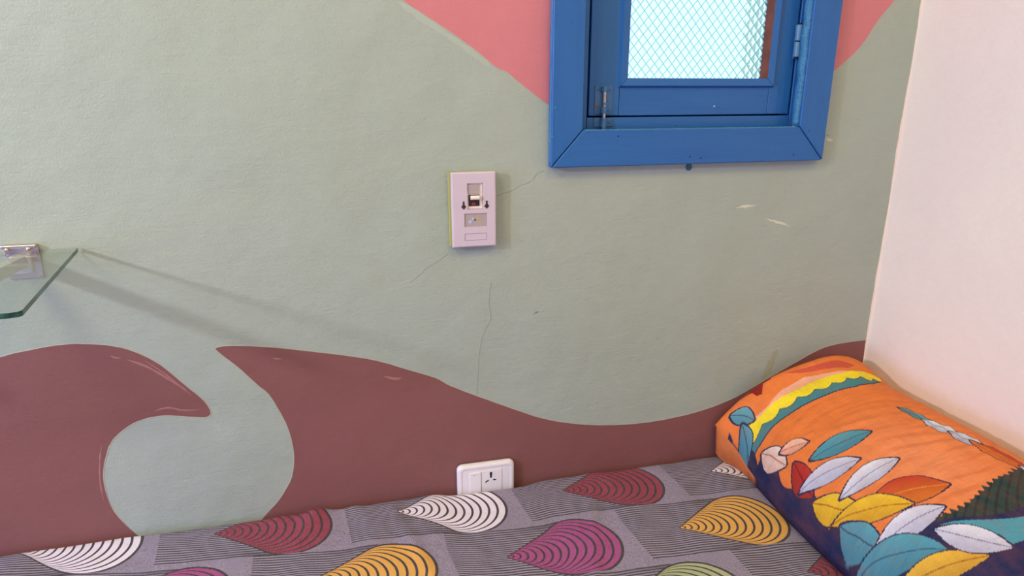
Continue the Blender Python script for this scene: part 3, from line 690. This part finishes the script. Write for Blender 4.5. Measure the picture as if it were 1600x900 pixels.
# ================================================================ PILLOW
def pillow_top(s, t):
    """point on the top of the pillow; s across (0 = left seam, 1 = at right wall), t along (0 = back wall)"""
    s = np.asarray(s, float); t = np.asarray(t, float)
    L = .70
    back = np.exp(-(t/.10)**2)
    y = -.012 - L*t
    xl = .722 - .012*np.sin(t*5) - .030*t - .034*np.exp(-(t/.07)**2)
    xr = 1.026
    x = xl + (xr-xl)*s
    zl = .512 + .052*np.exp(-(t/.09)**2)
    zr = .590 + .035*np.exp(-(t/.12)**2)
    seam = zl + (zr-zl)*s + .035*back*np.sin(np.pi*s)
    q = np.clip(t/.07, 0, 1); eb = np.sqrt(np.clip(1-(1-q)**2, 0, 1))
    q2 = np.clip((1-t)/.18, 0, 1); ef = np.sqrt(np.clip(1-(1-q2)**2, 0, 1))
    prof = np.clip(4*s*(1-s), 0, 1)**.5
    B = .128*(1-.36*back)*prof*eb*ef
    # a dent running off the left corner and soft billows
    w = .006*np.sin(9*s+5*t+1.0)*np.sin(7*t+2*s)*prof*eb*ef
    w = w + .0035*np.sin(34*t+6*s)*np.exp(-((t-.12)/.12)**2)*prof*eb
    # puckers along the left and right seams
    w = w + .0022*np.sin(95*t+2*np.sin(13*t))*(np.exp(-s/.10)+np.exp(-(1-s)/.10))*eb*prof**.5
    # fine creases: arcs across the middle, folds running off the left corner
    z1 = np.exp(-((s-.66)/.20)**2-((t-.42)/.13)**2)
    w = w + .0011*np.sin(t*190+9*np.sin(s*4+.5)+6*s)*z1
    z2 = np.exp(-((s-.25)/.22)**2-((t-.10)/.07)**2)
    w = w + .0032*np.sin(s*26-t*60+2*np.sin(s*9))*z2*eb
    for s0, t0, k, a, wd in ((.10, .22, .35, .0035, .012), (.30, .30, .20, .0026, .010), (.55, .26, .10, -.0024, .012), (.15, .50, .15, .0028, .012), (.45, .50, -.10, -.0025, .014), (.8, .30, -.2, .0025, .012)):
        w = w + a*np.exp(-((t-t0-k*(s-s0))/wd)**2)*np.exp(-((s-s0)/.22)**2)*prof*eb
    return x, y, seam+B+w
def paint(a, b, s, t):
    """print of the pillowcase; a, b metres across and along from the back left corner"""
    col = np.zeros(a.shape+(3,)); col[:] = srgb((232, 124, 58))
    def fill(mask, c): col[mask] = srgb(c)
    def poly(pts, c):
        m = np.zeros(a.shape, bool); n = len(pts); j = n-1
        for i in range(n):
            xi, yi = pts[i]; xj, yj = pts[j]
            if yi != yj:
                m ^= ((yi > t) != (yj > t)) & (s < (xj-xi)*(t-yi)/(yj-yi)+xi)
            j = i
        fill(m, c)
    # soft lighter cloud of the orange ground, darker streaks across it
    k = .5+.5*np.sin(s*9+3*np.sin(t*11))*np.sin(t*17+2*s)
    lum = np.clip(np.exp(-((s-.42)/.22)**2-((t-.5)/.16)**2), 0, 1)*.9
    col[:] = col*(1-lum[..., None])+np.array(srgb((240, 146, 98)))*lum[..., None]
    st = np.clip((np.sin(t*150+6*np.sin(s*7)+s*22)-.3)/.7, 0, 1)*np.clip((k-.35)/.5, 0, 1)*(t > .15)*.45; col[:] = col*(1-st[..., None])+np.array(srgb((212, 104, 54)))*st[..., None]
    poly([(0.09, 0.085), (0.158, 0.092), (0.275, 0.078), (0.417, 0.080), (0.525, 0.11), (0.62, 0.13), (0.70, 0.14), (0.642, 0.155), (0.443, 0.149), (0.278, 0.126), (0.125, 0.112)], (240, 172, 140))
    poly([(0.345, 0.041), (0.458, 0.060), (0.638, 0.080), (0.70, 0.110), (0.635, 0.120), (0.527, 0.092), (0.408, 0.064)], (206, 84, 64))
    poly([(0.42, 0.034), (0.56, 0.062), (0.63, 0.078), (0.60, 0.070), (0.50, 0.050)], (176, 40, 36))
    y0 = np.interp(s, [0, .05, .1, .27, .42, .58, .79, 1], [.090, .086, .092, .099, .107, .131, .136, .130])
    bs_ = np.interp(s, [0, .1, .2, .3, .38, .445, .54, .64, .72, .82], [.112, .112, .118, .124, .134, .144, .150, .150, .158, .146])
    ys_ = bs_+.011*np.abs(np.sin((s+.01)*30+4*s*s))
    tb = np.interp(s, [0, .14, .283, .422, .56, .70, .82], [.142, .145, .155, .172, .186, .182, .156])
    fill((t > y0) & (t < tb+.004) & (s < .80), (34, 50, 84)); fill((t > y0) & (t < tb) & (s < .81), (62, 130, 136))
    fill((t > ys_-.001) & (t < ys_+.0022) & (s < .80), (30, 70, 90)); fill((t > y0) & (t < ys_) & (s < .84), (244, 218, 44))
    poly([(0.128, 0.014), (0.228, 0.024), (0.30, 0.027), (0.28, 0.036), (0.238, 0.033), (0.20, 0.050), (0.175, 0.061), (0.152, 0.055), (0.163, 0.036), (0.125, 0.024)], (136, 28, 26))
    poly([(0.10, 0.006), (0.147, 0.012), (0.215, 0.018), (0.21, 0.023), (0.147, 0.021), (0.10, 0.014)], (100, 160, 170))
    # row of plain leaves along the lower side, in the colours of the cloth
    def leaf(s0, t0, ln, wd, ang, c, vein=None):
        ca, sa = math.cos(ang), math.sin(ang); u = (a-s0*.36)*ca+(b-t0*.70)*sa; v = -(a-s0*.36)*sa+(b-t0*.70)*ca
        k = np.clip(1-(2*u/ln)**2, 0, 1); m = (np.abs(u) < ln/2) & (np.abs(v) < wd/2*k)
        edge = (np.abs(u) < ln/2+.002) & (np.abs(v) < wd/2*np.clip(1-(2*u/(ln+.006))**2, 0, 1)+.0014)
        fill(edge, (26, 38, 70)); fill(m, c)
        if vein:
            h_ = np.clip((v/(wd/2)+.9)/1.6, 0, 1)[..., None]; tone = np.array(srgb(c))*(1-.45*h_)+np.array(srgb(vein))*.45*h_; col[m] = tone[m]; fill(m & (np.abs(v) < .0007), vein)
    g = .622-.010*np.sin(s*14)+.0045*np.abs(np.sin(s*88))+.004*np.sin(s*210+1)
    g = np.where(s > .60, g-(s-.60)*.25, g)
    fill((t > g) & (s > .20) , (26, 62, 60))
    fill((t > g) & (s > .20) & (np.sin(s*120+t*260+4*np.sin(t*30)) > .55), (18, 42, 48))
    fill((t > .640+.22*(s-.20)+.008*np.sin(s*20)) & (s > .17), (26, 36, 78))
    fill((t > .655+.25*(s-.22)+.010*np.sin(s*16+1)) & (t < .74+.22*(s-.22)+.01*np.sin(s*13)) & (s > .20), (74, 152, 170))
    fill((t > .60) & (s < .21-.0*t), (26, 36, 78))
    fill((s < .035+.018*np.sin(t*38)) & (t > .17) & (t < .66), (28, 38, 76))
    fill((s < .010+.010*np.sin(t*50+1)) & (t > .05) & (t < .17), (28, 44, 76))
    leaf(.062, .060, .042, .022, 1.2, (96, 160, 172), (44, 88, 110))
    leaf(.020, .100, .045, .020, 1.9, (86, 150, 166), (44, 88, 110))
    leaf(.045, .215, .070, .024, 1.45, (238, 214, 200), (188, 120, 100))
    leaf(.120, .245, .050, .022, .7, (244, 190, 160), (188, 96, 80))
    leaf(.250, .335, .100, .040, .35, (84, 156, 172), (40, 92, 116))
    leaf(.060, .330, .075, .026, 1.75, (184, 46, 40), (120, 24, 26))
    leaf(.135, .375, .090, .036, .55, (214, 212, 226), (120, 124, 164))
    leaf(.060, .450, .085, .030, 1.35, (240, 196, 48), (176, 110, 30))
    leaf(.215, .455, .095, .036, .15, (228, 226, 236), (120, 124, 164))
    leaf(.250, .545, .110, .050, .45, (192, 56, 34), (232, 150, 40))
    leaf(.120, .520, .105, .036, .85, (236, 190, 44), (170, 96, 30))
    leaf(.040, .540, .080, .028, 1.5, (84, 156, 172), (40, 92, 116))
    leaf(.150, .600, .100, .038, .25, (222, 220, 234), (112, 116, 160))
    leaf(.070, .625, .110, .040, .95, (82, 154, 170), (38, 88, 112))
    leaf(.100, .700, .110, .036, .60, (230, 180, 60), (150, 90, 30))
    leaf(.240, .700, .090, .040, 1.1, (222, 220, 234), (112, 116, 160))
    leaf(.655, .350, .060, .018, 1.25, (98, 164, 176), (24, 32, 52))
    leaf(.675, .420, .070, .026, 1.35, (226, 226, 238), (90, 98, 150))
    leaf(.690, .480, .060, .028, 1.45, (214, 214, 230), (90, 98, 150))
    leaf(.700, .560, .100, .030, 1.5, (186, 52, 32), (236, 150, 40))
    leaf(.720, .650, .070, .030, 1.4, (232, 228, 232), (112, 116, 160))
    return col
def build_pillow():
    ns, nt = 330, 520
    tt = np.concatenate([np.linspace(0, .07, 60)[:-1], np.linspace(.07, 1, nt-59)])
    ss = .5-.5*np.cos(np.linspace(0, np.pi, ns))*1.0
    ss = .65*ss+.35*np.linspace(0, 1, ns)
    s, t = np.meshgrid(ss, tt); x, y, z = pillow_top(s, t)
    col = paint(s*.36, t*.70, s, t)
    co = np.stack([x, y, z], -1).reshape(-1, 3); n = len(co); nr, nc = s.shape
    idx = np.arange(n).reshape(nr, nc)
    q = np.stack([idx[:-1, :-1], idx[:-1, 1:], idx[1:, 1:], idx[1:, :-1]], -1).reshape(-1, 4)[:, ::-1]
    # underside: coarse, resting on the sheet, sharing the seam
    x0, y0, z0 = x.copy(), y, z; 
    zb = np.maximum(BT+.0015, np.minimum(z-.001, .512+.078*s**1.0-.10*np.clip(4*s*(1-s), 0, 1)**.5*np.clip(t/.05, 0, 1)**.5))
    edge = (s <= ss[0]+1e-9) | (s >= ss[-1]-1e-9) | (t <= 1e-9) | (t >= 1-1e-9)
    zb = np.where(edge, z, zb)
    step_r = np.unique(np.concatenate([np.arange(0, nr, 8), [nr-1]])); step_c = np.unique(np.concatenate([np.arange(0, nc, 8), [nc-1]]))
    ub = np.stack([x[np.ix_(step_r, step_c)], y[np.ix_(step_r, step_c)], zb[np.ix_(step_r, step_c)]], -1).reshape(-1, 3)
    ui = n+np.arange(len(ub)).reshape(len(step_r), len(step_c))
    q2 = np.stack([ui[:-1, :-1], ui[:-1, 1:], ui[1:, 1:], ui[1:, :-1]], -1).reshape(-1, 4)
    me = bpy.data.meshes.new('pillow'); me.from_pydata(np.vstack([co, ub]).tolist(), [], np.vstack([q, q2]).tolist())
    cl = me.color_attributes.new('print', 'FLOAT_COLOR', 'POINT')
    rgba = np.ones((n+len(ub), 4)); rgba[:n, :3] = col.reshape(-1, 3); ty = (-.012-ub[:, 1])/.70; rgba[n:, :3] = np.where((ty < .17)[:, None], np.array(srgb((226, 128, 70))), np.array(srgb((28, 38, 76))))
    cl.data.foreach_set('color', rgba.ravel())
    o = link('pillow', me, M['pillow'], smooth=True); return o
pil = build_pillow(); tag(pil, 'orange printed pillow with yellow and teal bands leaning in the corner of the bed', 'pillow')
